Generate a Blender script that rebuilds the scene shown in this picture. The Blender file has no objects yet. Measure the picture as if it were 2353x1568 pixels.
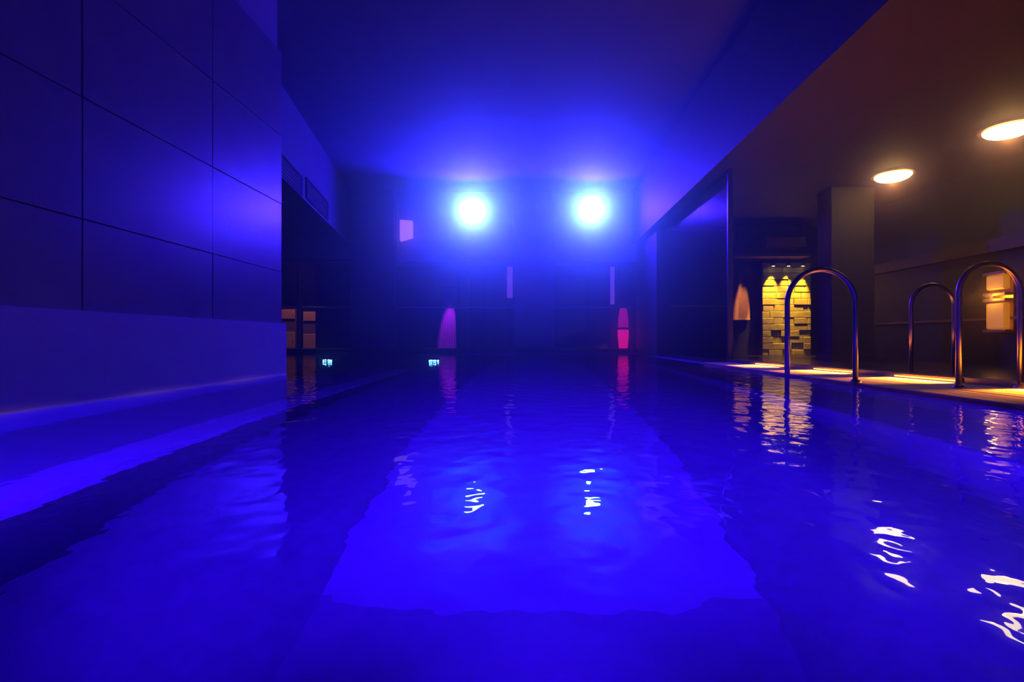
import bpy, bmesh, math, random
from mathutils import Vector, Matrix
random.seed(7)
sc = bpy.context.scene
C = sc.collection
F, CX, CY, H = 1150.0, 1226.0, 780.0, 0.40     # focal length, vanishing point (pixels), eye height over the water

# ---------------------------------------------------------------- camera, world, exposure
cam = bpy.data.objects.new('camera', bpy.data.cameras.new('camera'))
C.objects.link(cam); sc.camera = cam
cam.location = (0, 0, H); cam.rotation_euler = (math.pi/2, 0, 0)
cam.data.sensor_width = 36; cam.data.lens = 36*F/2353
cam.data.shift_x = -(CX-1176.5)/2353; cam.data.shift_y = -(784-CY)/2353
cam.data.clip_start = 0.02
vs = sc.view_settings
vs.view_transform = 'Standard'; vs.look = 'None'; vs.gamma = 1; vs.use_curve_mapping = False; vs.exposure = 0.0
cy = sc.cycles
cy.caustics_reflective = False; cy.caustics_refractive = False
cy.max_bounces = 4; cy.diffuse_bounces = 1; cy.glossy_bounces = 2; cy.transmission_bounces = 3; cy.volume_bounces = 0
cy.transparent_max_bounces = 8; cy.sample_clamp_indirect = 4.0; cy.sample_clamp_direct = 0
cy.use_denoising = True

HAZE_WIDE, HAZE_TIGHT = 0.016, 0.022
w = bpy.data.worlds.new('steamy_air'); sc.world = w; w.use_nodes = True
nt = w.node_tree; nt.nodes['Background'].inputs[0].default_value = (0, 0, 0, 1)
a = nt.nodes.new('ShaderNodeVolumeScatter'); a.inputs['Density'].default_value = HAZE_WIDE; a.inputs['Anisotropy'].default_value = 0.90
a.inputs['Color'].default_value = (1, .16, 1, 1)  # violet of the lamp glow is put into the haze colour
b = nt.nodes.new('ShaderNodeVolumeScatter'); b.inputs['Density'].default_value = HAZE_TIGHT; b.inputs['Anisotropy'].default_value = 0.965
ad = nt.nodes.new('ShaderNodeAddShader')
nt.links.new(a.outputs[0], ad.inputs[0]); nt.links.new(b.outputs[0], ad.inputs[1])
nt.links.new(ad.outputs[0], nt.nodes['World Output'].inputs['Volume'])

BLUE = (0.033, 0.0006, 1.0); CYAN = (0.0, 0.62, 1.0); WARM = (1.0, 0.46, 0.05); AMBER = (1.0, 0.34, 0.03); UWBLUE = (0.030, 0.0004, 1.0)
FLOOD_W, FLOOD_BEAM_W, UW_W, DECK_W, DOME_W = 3100, 640, 2000, 100.0, 5

# ---------------------------------------------------------------- helpers
def px(x, y, Y):
    return Vector(((x-CX)/F*Y, Y, H+(CY-y)/F*Y))
def X_(x, Y): return (x-CX)/F*Y
def Z_(y, Y): return H+(CY-y)/F*Y

def mat(name, col, rough=0.5, metal=0.0, emit=None, estr=0.0, noise=None, bump=0.0, spec=0.5):
    m = bpy.data.materials.new(name); m.use_nodes = True
    n = m.node_tree.nodes; l = m.node_tree.links; p = n['Principled BSDF']
    p.inputs['Base Color'].default_value = (*col, 1); p.inputs['Roughness'].default_value = rough
    p.inputs['Metallic'].default_value = metal; p.inputs['Specular IOR Level'].default_value = spec
    if emit:
        p.inputs['Emission Color'].default_value = (*emit, 1); p.inputs['Emission Strength'].default_value = estr; m.cycles.emission_sampling = 'NONE'
    if noise:
        scale, col2, detail = noise[:3]
        tc = n.new('ShaderNodeTexCoord'); mp = n.new('ShaderNodeMapping'); tx = n.new('ShaderNodeTexNoise'); rp = n.new('ShaderNodeValToRGB')
        if len(noise) > 3: mp.inputs['Scale'].default_value = noise[3]
        tx.inputs['Scale'].default_value = scale; tx.inputs['Detail'].default_value = detail
        rp.color_ramp.elements[0].position = 0.35; rp.color_ramp.elements[1].position = 0.68
        rp.color_ramp.elements[0].color = (*col, 1); rp.color_ramp.elements[1].color = (*col2, 1)
        l.new(tc.outputs['Object'], mp.inputs[0]); l.new(mp.outputs[0], tx.inputs['Vector'])
        l.new(tx.outputs['Fac'], rp.inputs[0]); l.new(rp.outputs[0], p.inputs['Base Color'])
        if bump:
            bm_ = n.new('ShaderNodeBump'); bm_.inputs['Strength'].default_value = bump; bm_.inputs['Distance'].default_value = 0.01
            l.new(tx.outputs['Fac'], bm_.inputs['Height']); l.new(bm_.outputs[0], p.inputs['Normal'])
    return m

def glass_mat(name, tint, ior=1.45, rough=.03, refl=.9):
    m = bpy.data.materials.new(name); m.use_nodes = True
    n = m.node_tree.nodes; l = m.node_tree.links; n.remove(n['Principled BSDF'])
    t = n.new('ShaderNodeBsdfTransparent'); t.inputs[0].default_value = (*tint, 1)
    g = n.new('ShaderNodeBsdfGlossy'); g.inputs['Roughness'].default_value = rough; g.inputs[0].default_value = (refl, refl, refl, 1)
    fr = n.new('ShaderNodeFresnel'); fr.inputs[0].default_value = ior
    mx = n.new('ShaderNodeMixShader')
    ge = n.new('ShaderNodeNewGeometry'); inv = n.new('ShaderNodeMath'); inv.operation = 'SUBTRACT'; inv.inputs[0].default_value = 1.0
    ml = n.new('ShaderNodeMath'); ml.operation = 'MULTIPLY'      # only the outer face of a pane reflects
    l.new(ge.outputs['Backfacing'], inv.inputs[1]); l.new(inv.outputs[0], ml.inputs[0]); l.new(fr.outputs[0], ml.inputs[1])
    l.new(ml.outputs[0], mx.inputs[0]); l.new(t.outputs[0], mx.inputs[1]); l.new(g.outputs[0], mx.inputs[2])
    l.new(mx.outputs[0], n['Material Output'].inputs[0])
    return m

def water_mat():
    m = bpy.data.materials.new('pool_water'); m.use_nodes = True
    n = m.node_tree.nodes; l = m.node_tree.links; n.remove(n['Principled BSDF'])
    g = n.new('ShaderNodeBsdfGlass'); g.inputs['IOR'].default_value = 1.333; g.inputs['Roughness'].default_value = 0.0
    g.inputs[0].default_value = (.93, .93, 1, 1)
    geo = n.new('ShaderNodeNewGeometry')
    def nz(scale, vec, det):
        mp = n.new('ShaderNodeMapping'); mp.inputs['Scale'].default_value = vec
        t = n.new('ShaderNodeTexNoise'); t.inputs['Scale'].default_value = scale; t.inputs['Detail'].default_value = det
        l.new(geo.outputs['Position'], mp.inputs[0]); l.new(mp.outputs[0], t.inputs['Vector']); return t
    t1 = nz(1.5, (1, 1.0, 1), 1.0); t2 = nz(9.0, (1, 0.8, 1), 1.5)
    mul = n.new('ShaderNodeMath'); mul.operation = 'MULTIPLY_ADD'; mul.inputs[1].default_value = 0.85
    l.new(t2.outputs['Fac'], mul.inputs[0]); l.new(t1.outputs['Fac'], mul.inputs[2])
    bp = n.new('ShaderNodeBump'); bp.inputs['Strength'].default_value = 1.0; bp.inputs['Distance'].default_value = 0.006
    l.new(mul.outputs[0], bp.inputs['Height']); l.new(bp.outputs[0], g.inputs['Normal'])
    l.new(g.outputs[0], n['Material Output'].inputs[0])
    return m

M = {
 'panel':  mat('wall_stone_panel', (.16, .15, .34), .30, noise=(3, (.19, .18, .38), 4)),
 'plinth': mat('plinth_stone', (.62, .52, .95), .35, noise=(4, (.55, .46, .88), 4)),
 'plaster': mat('plaster', (.36, .36, .52), .85, noise=(2, (.42, .41, .58), 3)),
 'ceil':   mat('ceiling_paint', (.12, .14, .30), .8, noise=(1.2, (.15, .17, .34), 3)),
 'brownceil': mat('brown_ceiling', (.045, .032, .022), .7, noise=(2, (.06, .042, .028), 3)),
 'darkstone': mat('dark_stone', (.030, .026, .034), .6, noise=(5, (.045, .040, .048), 4)),
 'blackfloor': mat('black_floor_stone', (.022, .019, .022), .22, noise=(4, (.032, .028, .030), 4)),
 'column': mat('column_tile', (.10, .09, .15), .45, noise=(3, (.13, .12, .18), 3)),
 'pooltile': mat('pool_mosaic', (.36, .35, .46), .5, noise=(14, (.43, .42, .54), 4)),
 'lanetile': mat('pale_lane_mosaic', (.66, .62, .78), .5, noise=(12, (.72, .68, .82), 3)),
 'darktile': mat('dark_pool_tile', (.09, .09, .13), .5, noise=(14, (.12, .12, .16), 4)),
 'bulkhead': mat('bulkhead_paint', (.05, .05, .09), .8, noise=(2, (.06, .06, .10), 3)),
 'grille': mat('grille_black', (.008, .008, .010), .8, noise=(9, (.012, .012, .014), 2)),
 'marble': mat('step_stone', (.46, .44, .56), .5, noise=(12, (.52, .50, .62), 3)),
 'edge':   mat('white_nosing', (.92, .88, .95), .5, noise=(20, (.86, .82, .9), 2)),
 'plank':  mat('deck_plank', (.80, .46, .13), .55, noise=(3, (.60, .32, .08), 4, (8, .8, 8)), bump=.3),
 'steel':  mat('brushed_steel', (.40, .36, .34), .3, 1.0, noise=(30, (.35, .32, .30), 2)),
 'brass':  mat('brass', (.80, .50, .18), .5, 1.0, noise=(20, (.68, .42, .15), 2)),
 'blackmetal': mat('black_metal', (.025, .025, .03), .4, .6, noise=(20, (.035, .035, .04), 2)),
 'stone':  mat('stacked_stone', (.66, .52, .26), .7, noise=(9, (.48, .36, .16), 4), bump=.5),
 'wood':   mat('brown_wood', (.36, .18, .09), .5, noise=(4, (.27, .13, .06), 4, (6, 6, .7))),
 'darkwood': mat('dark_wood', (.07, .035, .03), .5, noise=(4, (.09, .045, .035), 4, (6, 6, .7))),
 'curtain': mat('violet_curtain', (.70, .35, .85), .9, noise=(12, (.62, .30, .78), 3)),
 'banner': mat('amber_banner', (.75, .42, .12), .8, noise=(6, (.66, .34, .09), 3)),
 'white':  mat('white_enamel', (.85, .85, .85), .4, noise=(10, (.8, .8, .8), 2)),
 'clockface': mat('clock_face', (.72, .80, .82), .4, noise=(10, (.68, .77, .8), 2)),
 'barblue': mat('glazing_bar', (.50, .46, .62), .35, .5, noise=(15, (.45, .42, .58), 2)),
 'glass':  glass_mat('clear_glass', (.86, .86, .9)),
 'smoked': glass_mat('smoked_glass', (.72, .62, .66), 1.1, .3, .3),
 'water':  water_mat(),
 'lens':   mat('floodlight_lens', (.9, .95, 1), .2, noise=(10, (.88, .95, 1), 2), emit=(.45, .95, 1.0), estr=26),
 'glintglow': mat('water_glint_glow', (.8, .9, 1), .3, noise=(10, (.78, .88, 1), 2), emit=(.12, .55, 1.0), estr=22),
 'poollens': mat('pool_light_lens', (.5, .5, 1), .3, noise=(10, (.48, .48, 1), 2), emit=(.03, .002, 1.0), estr=5),
 'warmlens': mat('warm_lens', (1, .9, .7), .3, noise=(10, (1, .88, .68), 2), emit=(1, .68, .24), estr=11),
 'deckled': mat('deck_light_lens', (1, .8, .5), .3, noise=(10, (1, .78, .48), 2), emit=(1, .46, .06), estr=4),
 'goldbox': mat('gold_board', (.8, .55, .15), .5, noise=(3, (.5, .3, .08), 3)),
 'sconce': mat('sconce_diffuser', (1, .7, .3), .5, noise=(5, (.9, .55, .2), 3), emit=(1, .25, .002), estr=.5),
 'pink':   mat('pink_shade', (1, .2, .5), .5, noise=(6, (.95, .15, .45), 2), emit=(1, .006, .26), estr=1.0),
 'pinkdim': mat('pink_shade_upper', (.9, .2, .5), .5, noise=(6, (.8, .15, .45), 2), emit=(.9, .006, .35), estr=.45),
 'strip':  mat('violet_glow_strip', (.7, .5, 1), .5, noise=(6, (.65, .45, 1), 2), emit=(.30, .08, .95), estr=.5),
 'patch':  mat('violet_glow_block', (.8, .6, 1), .5, noise=(6, (.75, .55, 1), 2), emit=(.50, .16, .95), estr=.9),
}

def obj(name, bm, m=None, parent=None, smooth=False):
    me = bpy.data.meshes.new(name); bmesh.ops.recalc_face_normals(bm, faces=bm.faces[:])
    if smooth:
        for f in bm.faces: f.smooth = True
    bm.to_mesh(me); bm.free()
    o = bpy.data.objects.new(name, me); C.objects.link(o)
    if m: me.materials.append(M[m])
    if parent: o.parent = parent
    return o
def box(bm, a, b, bevel=0):
    r = bmesh.ops.create_cube(bm, size=1)['verts']
    for v in r:
        v.co = Vector([(a[i]+b[i])/2 + v.co[i]*(b[i]-a[i]) for i in range(3)])
    if bevel:
        es = list({e for v in r for e in v.link_edges})
        bmesh.ops.bevel(bm, geom=es, offset=bevel, segments=1, affect='EDGES')
    return r
def boxo(name, a, b, m, parent=None, bevel=0, off=None):
    bm = bmesh.new()
    if off is not None: a = Vector(a)-Vector(off); b = Vector(b)-Vector(off)
    box(bm, a, b, bevel); return obj(name, bm, m, parent)
def tube(bm, pts, r, seg=14, cap=True):
    pts = [Vector(p) for p in pts]; rings = []; N = None
    for i, p in enumerate(pts):
        t = (pts[min(i+1, len(pts)-1)]-pts[max(i-1, 0)]).normalized()
        if N is None:
            N = t.cross(Vector((0, 1, 0)));  N = t.cross(Vector((1, 0, 0))) if N.length < .1 else N
        N = (N - t*N.dot(t)).normalized(); B = t.cross(N)
        rings.append([bm.verts.new(p + r*(math.cos(2*math.pi*k/seg)*N + math.sin(2*math.pi*k/seg)*B)) for k in range(seg)])
    for A, D in zip(rings, rings[1:]):
        for k in range(seg): bm.faces.new((A[k], A[(k+1) % seg], D[(k+1) % seg], D[k]))
    if cap: bm.faces.new(rings[0][::-1]); bm.faces.new(rings[-1])
def lathe(bm, prof, mtx=Matrix(), seg=28):
    rings = []
    for r, z in prof:
        rings.append([bm.verts.new(mtx @ Vector((r*math.cos(2*math.pi*k/seg), r*math.sin(2*math.pi*k/seg), z))) for k in range(seg)])
    for A, D in zip(rings, rings[1:]):
        for k in range(seg): bm.faces.new((A[k], A[(k+1) % seg], D[(k+1) % seg], D[k]))
    bm.faces.new(rings[0][::-1]); bm.faces.new(rings[-1])
def prism(bm, poly, z0, z1):
    lo = [bm.verts.new((x, y, z0)) for x, y in poly]; hi = [bm.verts.new((x, y, z1)) for x, y in poly]
    n = len(poly)
    bm.faces.new(lo[::-1]); bm.faces.new(hi)
    for k in range(n): bm.faces.new((lo[k], lo[(k+1) % n], hi[(k+1) % n], hi[k]))
def empty(name, loc=(0, 0, 0)):
    o = bpy.data.objects.new(name, None); C.objects.link(o); o.location = loc; o.empty_display_size = .1; return o
def tag(o, label, cat, group=None, kind=None):
    o['label'] = label; o['category'] = cat
    if group: o['group'] = group
    if kind: o['kind'] = kind
    return o
def struct(o, label, cat):
    return tag(o, label, cat, kind='structure')
def light(name, typ, loc, col, power, parent=None, **kw):
    d = bpy.data.lights.new(name, typ); d.color = col; d.energy = power
    rot = kw.pop('aim', None)
    for k, v in kw.items(): setattr(d, k, v)
    o = bpy.data.objects.new(name, d); C.objects.link(o); o.location = loc
    if rot is not None: o.rotation_euler = Vector(rot).to_track_quat('-Z', 'Y').to_euler()
    if parent: o.parent = parent
    return o
def copy_tree(o, parent=None):
    c = o.copy(); C.objects.link(c); c.parent = parent
    for ch in o.children: copy_tree(ch, c)
    return c

# ---------------------------------------------------------------- key measures (metres; water level z = 0)
XL, XR = -2.83, 2.75            # pool edges: plinth on one side, timber deck on the other
YL = 5.73                       # where the panelled wall ends and the pool opens out
YF = 14.3                       # far pool edge
DK = 0.03                       # deck level
ZC, ZS = 4.70, 3.15             # coffer ceiling, low soffit
BD, FD = -0.70, -1.30           # bench and floor depth

# ---------------------------------------------------------------- pool basin
struct(boxo('floor_pool', (-9, -.6, FD-.2), (XR, YF, FD), 'pooltile'), 'blue lit mosaic floor of the pool under water', 'pool floor')
ln = struct(boxo('floor_lane', (-.80, 1.855, FD-.01), (.857, YF-.6, FD+.012), 'lanetile'), 'pale mosaic strip down the middle of the pool floor', 'pool floor')
st = struct(boxo('floor_step', (-.80, -.6, FD-.01), (.857, 1.855, FD+.012), 'marble'), 'pale stone step at the near end of pool', 'pool step')
bl = empty('floor_bench_panelled_side'); struct(bl, 'submerged stone bench along the panelled wall with pale nosing', 'pool bench')
boxo('bench_block', (XL, -.6, FD), (-2.02, 7.4, BD), 'pooltile', bl)
boxo('nosing', (-2.02, -.6, BD-.09), (-1.79, 7.4, BD+.004), 'edge', bl)
boxo('riser', (-1.86, -.6, FD), (-1.80, 7.4, BD-.09), 'darktile', bl)
br = empty('floor_bench_deck_side'); struct(br, 'submerged stone bench along the timber deck edge', 'pool bench')
boxo('bench_block', (2.10, -.6, FD), (XR, YF, BD), 'pooltile', br)
boxo('nosing', (2.05, -.6, FD), (2.10, YF, BD+.004), 'lanetile', br)
struct(boxo('wall_pool_near', (XL-.3, -.8, FD-.2), (XR+.2, -.6, .0), 'lanetile'), 'tiled end wall of the pool below the viewer', 'pool wall')
struct(boxo('wall_pool_far', (-9.2, YF, FD-.2), (XR+.4, YF+.25, 0.02), 'pooltile'), 'tiled far wall of the pool under the glazing', 'pool wall')
struct(boxo('wall_pool_deck_side', (XR, -.6, FD-.2), (XR+.25, YF, -.03), 'pooltile'), 'tiled pool wall below the timber deck', 'pool wall')
struct(boxo('wall_pool_side', (-9.2, YL+.1, FD-.2), (-9, YF, .02), 'pooltile'), 'tiled side wall of the pool bay behind the panelled wall', 'pool wall')

bm = bmesh.new()
poly = [(XL+.007, -.6), (XR-.001, -.6), (XR-.001, YF-.001), (-8.999, YF-.001), (-8.999, YL+.101), (XL-.499, YL+.101), (XL-.499, YL+.001), (XL+.007, YL+.001)]
bm.faces.new([bm.verts.new((x, y, 0)) for x, y in poly])
wat = obj('pool_water', bm, 'water'); tag(wat, 'rippled blue lit water filling the indoor pool', 'water', kind='stuff')

# ---------------------------------------------------------------- panelled wall on the pool side
wl = empty('wall_left'); struct(wl, 'tall wall of large glossy stone panels above a pale plinth', 'wall')
boxo('waterline_strip', (XL-.01, -.6, -.01), (XL+.006, YL, .012), 'edge', wl)  # pale strip added for the bright line of the meniscus
boxo('plinth', (XL-.5, -.6, -1.5), (XL, YL, .58), 'plinth', wl)
boxo('backing', (XL-.5, -1.6, .58), (-2.905, YL-.01, 3.69), 'darkstone', wl)
boxo('upper_band', (XL-.5, -1.6, 3.69), (-2.93, YL-.01, ZC), 'plaster', wl)
ys = [-1.6, -.7, .6, 1.9, 3.2, 4.5, YL]; zs = [.58, 1.17, 1.95, 2.73, 3.69]
for i in range(len(ys)-1):
    for k in range(len(zs)-1):
        d = random.uniform(-.0015, .0015)
        boxo('panel', (-2.905, ys[i]+.003, zs[k]+.003), (-2.885+d, ys[i+1]-(.003 if i < 5 else 0), zs[k+1]-.003), 'panel', wl, .002)

# ---------------------------------------------------------------- ceilings, beams, far bulkhead
struct(boxo('ceiling', (-9.2, -1.6, ZC), (3.3, 19.2, ZC+.2), 'ceil'), 'blue lit high ceiling over the pool', 'ceiling')
struct(boxo('ceiling_deck', (2.98, -1.6, ZS), (9, 14.4, ZS+.2), 'brownceil'), 'low brown ceiling over the deck', 'ceiling')
struct(boxo('trim_1', (2.86, -1.6, ZS-.02), (2.98, 14.4, ZC), 'darkstone'), 'dark beam face between high ceiling and deck ceiling', 'beam')
# angled bulkhead with grilles on the open side of the pool
A0, A1 = Vector((-3.55, 4.4)), Vector((-5.30, 14.5))
dv = (A1-A0).normalized(); nv = Vector((dv.y, -dv.x))
bm = bmesh.new(); q0, q1 = A0-nv*.2, A1-nv*.2
prism(bm, [tuple(A0+dv*1.4), tuple(A1), tuple(q1), tuple(q0+dv*1.4)], 3.13, ZC)
struct(obj('trim_2', bm, 'bulkhead'), 'angled bulkhead with dark air grilles under the high ceiling', 'bulkhead')
bm = bmesh.new(); prism(bm, [tuple(q0+dv*1.4), tuple(q1), (-5.5, 17.5), (-9, 17.5), (-9, 5.8)], 3.40, 3.60)
struct(obj('ceiling_lounge', bm, 'ceil'), 'low soffit over the open side of the pool', 'ceiling')
# dark columns at the far edge
def column(x0, x1, y0, y1, label):
    r = empty('column', ((x0+x1)/2, YF+.3, 0)); struct(r, label, 'column')
    boxo('shaft', (x0, y0, -.1), (x1, y1, ZC), 'column', r, .01, off=r.location)
    boxo('base_trim', (x0-.012, y0-.012, -.1), (x1+.012, y1+.012, .12), 'darkstone', r, .004, off=r.location)
column(X_(1180, YF), X_(1275, YF), YF, YF+1.1, 'dark square column rising between the two blue floodlights')
column(X_(806, YF), X_(905, YF), YF, YF+.55, 'dark square column beside the angled bulkhead with grilles')
struct(boxo('wall_far', (X_(905, YF), YF+.3, 2.65), (3.3, YF+.55, ZC), 'plaster'), 'bulkhead wall carrying the blue floodlights above the glazing', 'wall')
struct(boxo('wall_over_lounge', (-9, YF+.15, 2.72), (X_(806, YF), YF+.45, 3.40), 'plaster'), 'plain wall strip over the lounge glazing', 'wall')
struct(boxo('trim_3', (X_(905, YF), YF+.18, 2.52), (3.0, YF+.30, 2.65), 'column'), 'dark head beam along the top of the far glazing', 'beam')
struct(boxo('trim_4', (-9, YF, .0), (3.0, YF+.5, .13), 'darkstone'), 'dark stone kerb along the far pool edge', 'kerb')
struct(boxo('floor_lounge', (-9.2, YF+.5, -.1), (3.2, 19.2, .08), 'blackfloor'), 'dark floor of the lounge behind the glazing', 'floor')
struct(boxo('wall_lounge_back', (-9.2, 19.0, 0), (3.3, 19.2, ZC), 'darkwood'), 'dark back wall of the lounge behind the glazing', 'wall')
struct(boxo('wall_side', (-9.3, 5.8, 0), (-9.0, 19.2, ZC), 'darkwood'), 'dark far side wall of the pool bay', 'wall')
struct(boxo('wall_near', (-3.4, -1.8, -.2), (9, -1.6, ZC+.2), 'plaster'), 'plain wall behind the viewer at the near end', 'wall')
struct(boxo('floor_near', (XL-.5, -1.6, -.2), (XR, -.8, .05), 'blackfloor'), 'dark stone floor behind the near pool end', 'floor')
struct(boxo('wall_return', (-9, YL-.1, -1.5), (XL-.5, YL+.1, ZC), 'plaster'), 'return wall behind the panelled wall end', 'wall')

# ---------------------------------------------------------------- deck side shell
struct(boxo('floor_deck_side', (XR+.25, -1.6, -.2), (9, 14.4, DK-.028), 'blackfloor'), 'black stone floor beyond the timber deck', 'floor')
struct(boxo('wall_right', (7.2, -1.6, 0), (7.4, 12.4, ZS), 'darkstone'), 'dark side wall beyond the deck', 'wall')
struct(boxo('wall_deck_back', (3.22, 12.2, 0), (9, 12.4, ZS), 'darkstone'), 'dark end wall behind the stacked stone panel', 'wall')
struct(boxo('wall_glass_end', (3.0, 12.2, 0), (3.22, YF+.3, ZS), 'darkstone'), 'dark pier closing the smoked glass screen', 'wall')
c3 = empty('column', (X_(1960, 9.2), 9.2, 0)); struct(c3, 'brown square pillar between the stacked stone wall and the dark side wall', 'column')
boxo('shaft', (X_(1910, 9), 9, 0), (X_(2010, 9), 9.45, ZS), 'brownceil', c3, .01, off=c3.location)
boxo('base_trim', (X_(1910, 9)-.01, 8.99, 0), (X_(2010, 9)+.01, 9.46, .1), 'darkstone', c3, .003, off=c3.location)
struct(boxo('trim_5', (7.16, 4.0, .70), (7.2, 12.2, .74), 'wood'), 'thin wooden rail running along the dark side wall', 'trim')
struct(boxo('trim_6', (7.08, 3.0, 1.75), (7.2, 12.2, 1.95), 'darkwood'), 'dark lintel band along the side wall', 'trim')

# timber deck: boards, cut to the slanting dark kerb
def backx(y): return 3.13 + (8.03-y)*.1315
dk = empty('floor_deck', (XR, 0, 0)); struct(dk, 'warm lit timber deck of long boards along the pool edge', 'deck')
boxo('fascia', (XR-.012, -.6, -.06), (XR, 8.05, DK-.004), 'plank', dk, .003, off=dk.location)
x0 = XR
while x0 < 4.4:
    x1 = x0+.118; yend = min(8.05, 8.03-(x0-3.13)/.1315)
    if yend > -.2:
        boxo('plank', (x0, -1.6, DK-.028), (x1, yend, DK+random.uniform(-.001, .001)), 'plank', dk, .003, off=dk.location)
    x0 += .124
def slantbox(bm, ya, yb, o0, o1, z0, z1):
    prism(bm, [(backx(ya)+o0, ya), (backx(yb)+o0, yb), (backx(yb)+o1, yb), (backx(ya)+o1, ya)], z0, z1)
bm = bmesh.new(); slantbox(bm, -1.2, 8.05, -.005, .12, 0, .075)
struct(obj('trim_7', bm, 'darkstone'), 'low black kerb along the back of the timber deck', 'kerb')
LIGHTNAMES = ['nearest the smoked glass screen', 'midway along the kerb', 'farthest from the smoked glass screen', 'beside the near end wall']
for i, yy in enumerate((6.92, 5.70, 4.56, 3.4)):
    r = empty('deck_light', (backx(yy), yy, DK))
    bm = bmesh.new(); slantbox(bm, yy-.34, yy+.34, -.022, 0.0, .031, .070)
    o = obj('housing', bm, 'blackmetal', r); o.matrix_parent_inverse = Matrix.Translation(-r.location)
    bm = bmesh.new(); slantbox(bm, yy-.32, yy+.32, -.026, -.021, .040, .052)
    obj('lens', bm, 'deckled', o)
    tag(r, 'slim amber kerb light on the deck, '+LIGHTNAMES[i], 'light', 'amber lights along the deck kerb')
    light('deck_light_glow' if i < 3 else 'deck_light_glow_offscreen', 'AREA', (-.03, 0, .035), AMBER, DECK_W, r, shape='RECTANGLE', size=.62, size_y=.02, spread=math.radians(46), aim=(-1, -.13, -.43))

# ---------------------------------------------------------------- smoked glass screen with post and rails
gs = empty('window_1', (3.17, 8.05, 0)); struct(gs, 'smoked glass screen between the pool and the stacked stone room', 'window')
boxo('post', (3.13, 8.05, 0), (3.21, 8.11, ZS), 'blackmetal', gs, .004, off=gs.location)
for ya, yb in ((8.11, 9.45), (9.46, 10.81), (10.82, 12.2)):
    boxo('pane', (3.16, ya, .05), (3.18, yb, ZS-.04), 'smoked', gs, off=gs.location)
boxo('floor_channel', (3.14, 8.11, 0), (3.20, 12.2, .05), 'blackmetal', gs, off=gs.location)
boxo('head_channel', (3.14, 8.11, ZS-.04), (3.20, 12.2, ZS), 'blackmetal', gs, off=gs.location)
struct(boxo('trim_8', (3.25, 12.13, Z_(529, 12.13)), (X_(1675, 12.13), 12.2, Z_(525, 12.13)), 'brass'), 'upper brass rail on the dark end wall behind smoked glass', 'rail')
struct(boxo('trim_9', (3.25, 12.13, Z_(705, 12.13)), (X_(1675, 12.13), 12.2, Z_(701, 12.13)), 'brass'), 'lower brass rail on the dark end wall behind smoked glass', 'rail')

# ---------------------------------------------------------------- stacked stone wall with downlights
YS = 12.0
sw = empty('wall_stone', (X_(1810, YS), YS, 0)); struct(sw, 'stacked stone feature wall washed by golden downlights', 'wall')
sx0, sx1 = X_(1752, YS), X_(1864, YS)
boxo('backing', (sx0, YS+.05, 0), (sx1, YS+.2, 2.25), 'darkstone', sw, off=sw.location)
z = 0.0; row = 0; meshes = []
while z < 2.2:
    x = sx0 - random.uniform(0, .25)
    while x < sx1-.02:
        L = random.uniform(.22, .46); a_, b_ = max(x, sx0), min(x+L, sx1)
        if b_-a_ > .03:
            d = random.choice((0, .006, .011, .017))
            boxo('stone', (a_+.004, YS+.02-d, z+.006), (b_-.004, YS+.06, min(z+.148, 2.24)), 'stone', sw, .006, off=sw.location)
        x += L
    z += .153; row += 1
for i, xx in enumerate((1778, 1813, 1846)):
    X = X_(xx, 11.86)
    r = empty('downlight', (X, 11.88, 2.20))
    bm = bmesh.new(); lathe(bm, [(.035, -.06), (.045, -.055), (.045, .05), (.02, .06)]); can = obj('can', bm, 'blackmetal', r, True)
    bm = bmesh.new(); lathe(bm, [(.030, -.066), (.030, -.060)]); obj('lens', bm, 'warmlens', can)
    bm = bmesh.new(); tube(bm, [(0, 0, .05), (0, 0, Z_(590.5, 11.7)-2.20)], .012, 8); obj('stem', bm, 'blackmetal', r)
    tag(r, ['small golden downlight over the stone wall, next to the amber banner', 'small golden downlight over the middle of the stone wall',
            'small golden downlight over the stone wall, next to the brown pillar'][i], 'downlight', 'downlights over the stone wall')
    light('downlight_beam', 'SPOT', (0, 0, -.07), (1, .46, .02), 560 if i != 1 else 240, r, spot_size=math.radians(52), spot_blend=.8, shadow_soft_size=.02, aim=(0, .10, -1))
gb = empty('canopy', (X_(1806, 11.7), 11.85, Z_(580, 11.7))); tag(gb, 'gold canopy with a deep fascia above the stacked stone wall', 'canopy')
boxo('fascia_board', (X_(1762, 11.7), 11.7, Z_(567, 11.7)), (X_(1852, 11.7), 12.2, Z_(545, 11.7)), 'goldbox', gb, .01, off=gb.location)
boxo('shelf', (X_(1688, 11.7), 11.68, Z_(590, 11.7)), (X_(1862, 11.7), 12.2, Z_(582, 11.7)), 'wood', gb, .004, off=gb.location)
for xx in (1700, 1766, 1850):
    boxo('hanger', (X_(xx, 11.7)-.015, 11.9, Z_(584, 11.7)), (X_(xx, 11.7)+.015, 11.93, ZS), 'blackmetal', gb, off=gb.location)
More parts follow.
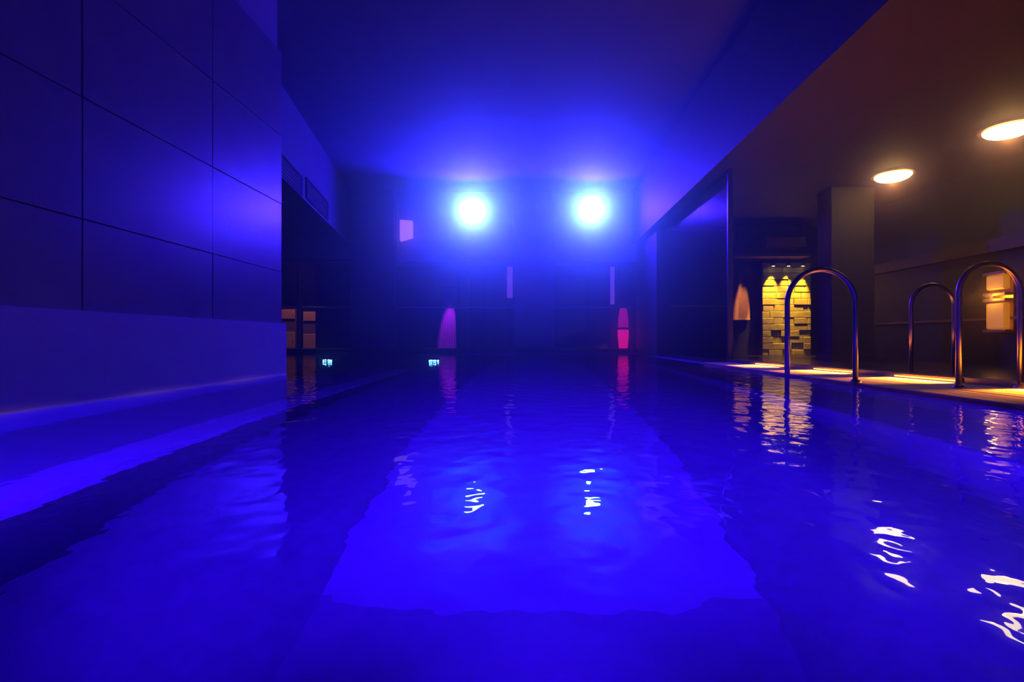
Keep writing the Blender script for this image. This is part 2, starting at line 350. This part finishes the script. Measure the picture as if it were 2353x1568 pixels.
# amber banner panel and its spot
bn = empty('banner', (X_(1708, 12), 12.15, Z_(735, 12))); tag(bn, 'amber banner panel lit from above beside the stacked stone wall', 'banner')
bm = bmesh.new(); zz0, zz1 = Z_(735, 12), Z_(598, 12); nx = 12
g = [[bm.verts.new((X_(1688, 12)+(X_(1730, 12)-X_(1688, 12))*i/nx - bn.location.x, .02*math.sin(i*1.1)+.0, (zz0 if k == 0 else zz1)-bn.location.z)) for i in range(nx+1)] for k in (0, 1)]
fs = [bm.faces.new((g[0][i], g[0][i+1], g[1][i+1], g[1][i])) for i in range(nx)]
bmesh.ops.solidify(bm, geom=fs, thickness=.012); obj('cloth', bm, 'banner', bn, True)
bm = bmesh.new(); tube(bm, [(-.25, 0, zz1-zz0+.01), (.27, 0, zz1-zz0+.01)], .014, 8); obj('hanging_rod', bm, 'blackmetal', bn)
light('banner_beam', 'SPOT', (.03, -.16, zz1-zz0-.02), (1, .36, .02), 90, bn, spot_size=math.radians(24), spot_blend=.8, shadow_soft_size=.02, aim=(0, .085, -1))

# ---------------------------------------------------------------- ceiling lamps over the deck, wall sconce
for i, (xx, yy, Y) in enumerate(((2052, 410, 8.3), (2318, 302, 6.47))):
    X = X_(xx, Y); r = empty('ceiling_lamp', (X, Y, ZS))
    bm = bmesh.new(); lathe(bm, [(.31, 0), (.31, -.03), (.27, -.035)]); obj('base_ring', bm, 'brass', r, False)
    bm = bmesh.new(); lathe(bm, [(.265, -.03)]+[(.265*math.cos(t), -.035-.10*math.sin(t)) for t in (.2, .5, .8, 1.1, 1.35, 1.5)]); obj('dome', bm, 'warmlens', r, True)
    tag(r, ['warm dome lamp on the brown ceiling nearer the pillar', 'warm dome lamp on the brown ceiling nearer the wall sconce'][i], 'ceiling lamp', 'dome lamps over the deck')
    light('ceiling_lamp_glow', 'POINT', (0, 0, -.16), WARM, DOME_W, r, shadow_soft_size=.05)
YW = X_(2290, 1)   # X per unit depth
ys_ = 7.1/YW
s = empty('wall_sconce', (7.1, ys_, Z_(765, ys_))); tag(s, 'tall amber wall sconce with metal bands on the dark side wall', 'sconce')
hh = Z_(628, ys_)-Z_(765, ys_)
for k, (a_, b_) in enumerate(((.06, .50), (.72, .97))):
    boxo('diffuser', (-.03, -.16, hh*a_), (.07, .16, hh*b_), 'sconce', s, .02)
boxo('back_plate', (.07, -.20, 0), (.1, .20, hh), 'brass', s, .005)
for t in (.0, .52, .62, .97):
    boxo('metal_band', (-.05, -.19, hh*t), (.07, .19, hh*(t+.05)), 'brass', s, .006)
light('sconce_glow', 'POINT', (-.09, 0, hh*.60), WARM, 3, s, shadow_soft_size=.03)

# ---------------------------------------------------------------- bent steel handrails
def handrail(name, xa, xb, Y, ztop, za, zb, r, label):
    root = empty('pool_handrail', ((xa+xb)/2, Y, max(za, zb)))
    rad = (xb-xa)/2; xc = (xa+xb)/2; zc = ztop-rad
    pts = [(xa-xc, 0, za-root.location.z), (xa-xc, 0, zc-.2-root.location.z)]
    pts += [(-rad*math.cos(t), 0, zc-root.location.z+rad*math.sin(t)) for t in [math.pi*k/28 for k in range(29)]]
    pts += [(xb-xc, 0, zc-.2-root.location.z), (xb-xc, 0, zb-root.location.z)]
    bm = bmesh.new(); tube(bm, pts, r, 18); obj('rail', bm, 'steel', root, True)
    for x, z_ in ((xa-xc, za), (xb-xc, zb)):
        bm = bmesh.new(); lathe(bm, [(r*2.1, 0), (r*2.1, .008), (r*1.5, .02), (r*1.1, .026)], Matrix.Translation((x, 0, z_-root.location.z)))
        obj('foot_flange', bm, 'steel', root, True)
    return tag(root, label, 'handrail', 'steel handrails by the pool')
handrail('r', 2.18, 2.765, 4.3, 1.0, BD, DK, .021, 'bent steel pool rail with one leg standing in the water')
handrail('r', X_(2094, 5.28), X_(2192, 5.28), 5.28, .975, 0.002, 0.002, .021, 'smaller looking steel rail standing behind the black kerb')
handrail('r', X_(2203, 3.8), X_(2345, 3.8), 3.8, .975, DK, DK, .020, 'steel rail with both legs on the timber deck')

# ---------------------------------------------------------------- blue floodlights on the far bulkhead
def floodlight(x, y, Y, label):
    p = px(x, y, Y); r = empty('floodlight', p)
    bm = bmesh.new(); lathe(bm, [(.08, .26), (.17, .22), (.20, .05), (.22, 0), (.20, 0)], Matrix.Rotation(math.pi/2, 4, 'X') @ Matrix.Scale(-1, 4, (0, 0, 1)))
    hs = obj('housing', bm, 'blackmetal', r, True)
    bm = bmesh.new(); lathe(bm, [(.195, -.012), (.195, .004)], Matrix.Rotation(math.pi/2, 4, 'X') @ Matrix.Scale(-1, 4, (0, 0, 1)))
    obj('lens', bm, 'lens', hs)
    bm = bmesh.new(); tube(bm, [(-.19, .1, 0), (-.24, .1, .02), (-.24, .3, .2), (.24, .3, .2), (.24, .1, .02), (.19, .1, 0)], .014, 8); obj('yoke', bm, 'blackmetal', r)
    boxo('mounting_plate', (-.1, .3, .1), (.1, YF+.3-Y+.002, .3), 'blackmetal', r, .005)
    tag(r, label, 'floodlight', 'blue floodlights at the far end of the pool')
    light('flood_wash', 'SPOT', (0, -.06, 0), BLUE, FLOOD_W, r, shadow_soft_size=.05, spot_size=math.radians(152), spot_blend=.6, aim=(0, -1, -.12))
    to = Vector((0, .0, H+.2))-p
    light('flood_beam', 'SPOT', (0, -.05, 0), CYAN, FLOOD_BEAM_W, r, spot_size=math.radians(14), spot_blend=1.0, shadow_soft_size=.05, aim=to)
floodlight(1086, 486, 14.05, 'glaring blue floodlight on the bulkhead, nearer the angled grille bulkhead')
floodlight(1358, 482, 14.05, 'glaring blue floodlight on the bulkhead, nearer the pink column lamp')

# ---------------------------------------------------------------- underwater pool lights
def uw_light(light_name, loc, aim, wx, wz, power, label, group, cone=66):
    r = empty('pool_light', loc)
    q = Vector(aim).to_track_quat('-Z', 'Y')
    r.rotation_euler = q.to_euler()
    bm = bmesh.new(); box(bm, (-wx/2-.03, -wz/2-.03, -.01), (wx/2+.03, wz/2+.03, .03), .01); obj('bezel', bm, 'white', r)
    bm = bmesh.new(); box(bm, (-wx/2, -wz/2, -.016), (wx/2, wz/2, -.008)); obj('lens', bm, 'poollens', r)
    tag(r, label, 'pool light', group)
    light(light_name, 'SPOT', (0, 0, -.09), UWBLUE, power, r, spot_size=math.radians(cone), spot_blend=1.0, shadow_soft_size=.06)
for i, X in enumerate((-2.4, -1.2, .05, 1.3, 2.4)):
    uw_light(['bench_by_panels', 'side_by_panels', 'lane', 'side_by_deck', 'bench_by_deck'][i]+'_pool_light_offscreen', (X, -.57, -.3), (0, 1, .02), .6, .25, UW_W, 'underwater blue pool light in the near end wall', 'pool lights in the near end wall')
for X, Y, lab in ((X_(997, 9.2), 9.2, 'glowing cyan caps shaped as a water glint in front of the glazing'), (X_(752, 9.3), 9.3, 'glowing cyan caps shaped as a water glint in front of the lounge cabinets')):  # glowing caps added to stand for glints on the water
    r = empty('water_glint', (X, Y, 0)); tag(r, lab, 'light', 'cyan glint caps on the water')
    bm = bmesh.new(); lathe(bm, [(.04, -.02), (.07, -.01), (.07, .004), (.05, .008)]); obj('glint_ring', bm, 'white', r, True)
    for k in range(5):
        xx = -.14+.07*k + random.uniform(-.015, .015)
        bm = bmesh.new(); lathe(bm, [(.014, .004), (.014, .012), (.007, .018+.004*(k % 2))], Matrix.Translation((xx*.6, random.uniform(-.03, .03), 0)), 10); obj('glint_cap', bm, 'glintglow', r)

# ---------------------------------------------------------------- far glazing
def window(name, x0, x1, bars, mull, top, label, Y=YF+.24):
    r = empty(name, ((x0+x1)/2, Y, .13)); struct(r, label, 'window')
    o = r.location
    xs = [x0]+mull+[x1]
    for a_, b_ in zip(xs, xs[1:]):
        boxo('pane', (a_+.02, Y-.005, .13), (b_-.02, Y+.005, top), 'glass', r, off=o)
    for m_ in mull: boxo('mullion', (m_-.025, Y-.03, .13), (m_+.025, Y+.03, top), 'column', r, .004, off=o)
    for zb in bars: boxo('transom', (x0, Y-.055, zb-.022), (x1, Y+.03, zb+.022), 'barblue', r, .004, off=o)
    boxo('head_rail', (x0, Y-.03, top-.04), (x1, Y+.03, top), 'column', r, off=o)
Yw = YF+.24
window('window_2', X_(905, Yw), X_(1180, Yw), [Z_(707, Yw)], [X_(1078, Yw)], 2.6, 'clear glazing bay in front of the violet curtain')
window('window_3', X_(1275, Yw), 3.0, [Z_(707, Yw)], [X_(1400, Yw)], 2.6, 'clear glazing bay in front of the pink column lamp')
window('window_4', -8.9, X_(806, Yw), [Z_(603, Yw), Z_(707, Yw)], [X_(686, Yw)], 2.72, 'clear glazing bay in front of the lounge cabinets')
for xa, xb in ((1090, 1180), (1275, 1424)):
    struct(boxo('trim_10', (X_(xa, YF), YF-.012, .118), (X_(xb, YF), YF+.02, .136), 'brass'), 'thin brass nosing on the stone kerb '+('below the clear glazing beside the violet curtain' if xa == 1090 else 'leading to the pink column lamp'), 'trim')

# lounge behind the glazing
cu = empty('curtain', (X_(1032, 15.6), 15.6, .08)); tag(cu, 'narrow violet lit curtain gathered behind the glazing', 'curtain')
bm = bmesh.new(); nx, nz = 36, 10; rows = []
for k in range(nz+1):
    t = k/nz; hw = .30*(1-t)+.17*t; zz = t*(Z_(660, 15.6)-.08)
    rows.append([bm.verts.new(((i/nx*2-1)*hw - .08*(1-t), .05*math.sin(i*1.3)*(1-.4*t), zz)) for i in range(nx+1)])
fs = [bm.faces.new((A[i], A[i+1], D[i+1], D[i])) for A, D in zip(rows, rows[1:]) for i in range(nx)]
obj('cloth', bm, 'curtain', cu, True)
bm = bmesh.new(); tube(bm, [(-.35, 0, Z_(660, 15.6)-.08), (.35, 0, Z_(660, 15.6)-.08)], .018, 8); obj('curtain_rod', bm, 'blackmetal', cu)
light('curtain_beam', 'SPOT', (.06, -.45, 2.2), (.62, .03, 1), 250, cu, spot_size=math.radians(26), spot_blend=.6, shadow_soft_size=.03, aim=(-.02, .32, -1.2))
pl = empty('column_lamp', (X_(1432, YF+.8), YF+.8, .08)); tag(pl, 'glowing pink column lamp with a dark band behind the glazing', 'lamp')
bm = bmesh.new(); lathe(bm, [(.17, 0), (.17, .04), (.15, .05)]); obj('base', bm, 'blackmetal', pl, True)
def oz(y): return Z_(y, YF+.8)-.08
bm = bmesh.new(); lathe(bm, [(.13, .05), (.165, oz(770)), (.165, oz(758))]); obj('lower_shade', bm, 'pink', pl, True)
bm = bmesh.new(); lathe(bm, [(.175, oz(758)), (.175, oz(753))]); obj('dark_band', bm, 'blackmetal', pl)
bm = bmesh.new(); lathe(bm, [(.16, oz(753)), (.15, oz(735)), (.11, oz(712)), (.06, oz(708))]); obj('upper_shade', bm, 'pinkdim', pl, True)
for xa, xb, ya, yb, lab in ((1165, 1178, 606, 685, 'slim violet glowing strip beside the dark central column'), (1398, 1412, 606, 700, 'slim violet glowing strip above the pink column lamp')):  # plain strips, the glow is put into their own material
    r = empty('glow_strip', (X_((xa+xb)/2, 15.6), 15.6, Z_(yb, 15.6))); tag(r, lab, 'light strip', 'violet glowing strips in the lounge')
    boxo('channel', (X_(xa, 15.6)-.02, 15.6, .08), (X_(xb, 15.6)+.02, 15.66, 3.0), 'blackmetal', r, off=r.location)
    boxo('diffuser', (X_(xa, 15.6), 15.585, Z_(yb, 15.6)), (X_(xb, 15.6), 15.601, Z_(ya, 15.6)), 'strip', r, .004, off=r.location)
def door(name, xa, xb, ya, Y, label):
    r = empty(name, (X_((xa+xb)/2, Y), Y, .08)); struct(r, label, 'door')
    zt = Z_(ya, Y)
    boxo('leaf', (X_(xa, Y), Y, .08), (X_(xb, Y), Y+.05, zt), 'wood', r, .005, off=r.location)
    boxo('frame', (X_(xa, Y)-.06, Y+.03, .08), (X_(xb, Y)+.06, Y+.10, zt+.06), 'darkwood', r, .005, off=r.location)
    bm = bmesh.new(); tube(bm, [(.15, -.05, .75), (.15, -.05, 1.05)], .012, 8); obj('handle', bm, 'steel', r)
door('door_1', 1058, 1080, 640, 17.2, 'narrow brown wooden door behind the violet curtain')
door('door_2', 1118, 1166, 650, 18.4, 'wide brown wooden door at the back of the lounge')
door('door_3', 1282, 1345, 640, 18.0, 'brown wooden door behind the pink column lamp bay')
# side wall of lounge with the clock, cabinets
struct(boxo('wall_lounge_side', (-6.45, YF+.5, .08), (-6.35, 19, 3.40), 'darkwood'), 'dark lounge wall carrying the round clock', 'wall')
ck = empty('wall_clock', (-6.35, 16.2, Z_(632, 16.2))); tag(ck, 'round pale wall clock on the dark lounge wall', 'clock')
ry = Matrix.Rotation(math.pi/2, 4, 'Y')
bm = bmesh.new(); lathe(bm, [(.15, 0), (.165, .01), (.165, .03), (.15, .035)], ry); obj('rim', bm, 'blackmetal', ck, True)
bm = bmesh.new(); lathe(bm, [(.148, .034), (.148, .037)], ry); obj('face', bm, 'clockface', ck)
for ang, L in ((.5, .11), (2.4, .075)):
    bm = bmesh.new(); tube(bm, [(.04, 0, 0), (.04, L*math.sin(ang), L*math.cos(ang))], .006, 6); obj('hand', bm, 'blackmetal', ck)
YC = 15.6
for i, (xa, xb) in enumerate(((612, 679), (695, 738))):
    r = empty('lounge_cabinet', (X_((xa+xb)/2, YC), YC+.2, .08)); tag(r, ['brown lounge cabinet beside the dark mullion, farther from the clock', 'brown lounge cabinet with rounded upper door, nearer the clock'][i], 'cabinet', 'lounge cabinets')
    zt = Z_(712 if i == 0 else 717, YC)
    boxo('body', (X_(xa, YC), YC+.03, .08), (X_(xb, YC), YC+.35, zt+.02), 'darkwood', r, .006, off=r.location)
    for ya, yb in (((712, 733), (763, 800)) if i == 0 else ((718, 738), (768, 801))):
        d_ = boxo('door', (X_(xa, YC)+.02, YC, Z_(yb, YC)), (X_(xb, YC)-.02, YC+.03, Z_(ya, YC)), 'wood', r, .008, off=r.location)
        bm = bmesh.new(); lathe(bm, [(.008, 0), (.014, .012), (.010, .024)], Matrix.Translation(Vector((X_(xb, YC)-.08, YC, (Z_(ya, YC)+Z_(yb, YC))/2))-r.location) @ Matrix.Rotation(math.pi/2, 4, 'X'), 10); obj('knob', bm, 'steel', d_, True)
struct(boxo('trim_11', (-6.35, 17.3, .25), (-6.31, 17.75, 1.7), 'wood', None, .005), 'narrow brown wood panel on the dark lounge wall', 'trim')
lp = empty('lounge_lamp', (-7.1, 14.85, 3.40)); tag(lp, 'small warm ceiling spot over the lounge cabinets', 'ceiling lamp')
bm = bmesh.new(); lathe(bm, [(.09, 0), (.09, -.02), (.06, -.05)]); obj('housing', bm, 'blackmetal', lp, True)
light('lounge_glow', 'SPOT', (0, 0, -.06), (1, .36, .12), 600, lp, spot_size=math.radians(80), spot_blend=.8, shadow_soft_size=.05, aim=(.05, .45, -1.6))

# small violet block on the bulkhead, its glow put into the material
wp = empty('glow_block', px(932, 530, YF+.3)); tag(wp, 'small violet glowing block high on the bulkhead beside the dark column', 'wall lamp')
bm = bmesh.new(); vv = [px(920, 506, 14.3), px(947, 508, 14.3), px(947, 546, 14.3), px(920, 554, 14.3)]
lo = [bm.verts.new(v-wp.location+Vector((0, -.05, 0))) for v in vv]; hi = [bm.verts.new(v-wp.location+Vector((0, .12, 0))) for v in vv]
bm.faces.new(lo); bm.faces.new(hi[::-1])
for k in range(4): bm.faces.new((lo[k], lo[(k+1) % 4], hi[(k+1) % 4], hi[k]))
obj('diffuser', bm, 'patch', wp)
boxo('back_plate', (-.19, .10, -.33), (.21, .301-.30+.30-.0, .32), 'blackmetal', wp)

# air grilles on the angled bulkhead
def grille(x0, x1, ytop, ybot, label):
    # meet the bulkhead plane along the view ray of each column
    def hit(x):
        k = (x-CX)/F          # X = k*Y ; line A0 + s*dv
        s_ = (k*A0.y-A0.x)/(dv.x-k*dv.y); return A0+dv*s_
    pa, pb = hit(x0), hit(x1)
    z0 = Z_(ybot, pb.y); z1 = z0+.42
    r = empty('air_grille', (pa.x, pa.y, z0)); tag(r, label, 'grille', 'air grilles on the angled bulkhead')
    L = (pb-pa).length; r.rotation_euler = (0, 0, math.atan2(dv.y, dv.x))
    boxo('duct_back', (0, -.012, 0), (L, -.002, z1-z0), 'grille', r)
    for a_, b_ in (((0, 0), (L, .03)), ((0, z1-z0-.03), (L, z1-z0)), ((0, 0), (.03, z1-z0)), ((L-.03, 0), (L, z1-z0))):
        boxo('frame_bar', (a_[0], -.03, a_[1]), (b_[0], 0, b_[1]), 'grille', r, .003)
    n = 7
    for k in range(1, n):
        zz = (z1-z0)*k/n
        boxo('slat', (.03, -.026, zz-.004), (L-.03, -.004, zz+.010), 'grille', r)
grille(640, 692, 385, 455, 'dark air grille on the angled bulkhead, half hidden by the panelled wall')
grille(702, 752, 425, 505, 'dark air grille on the angled bulkhead, fully in the open')
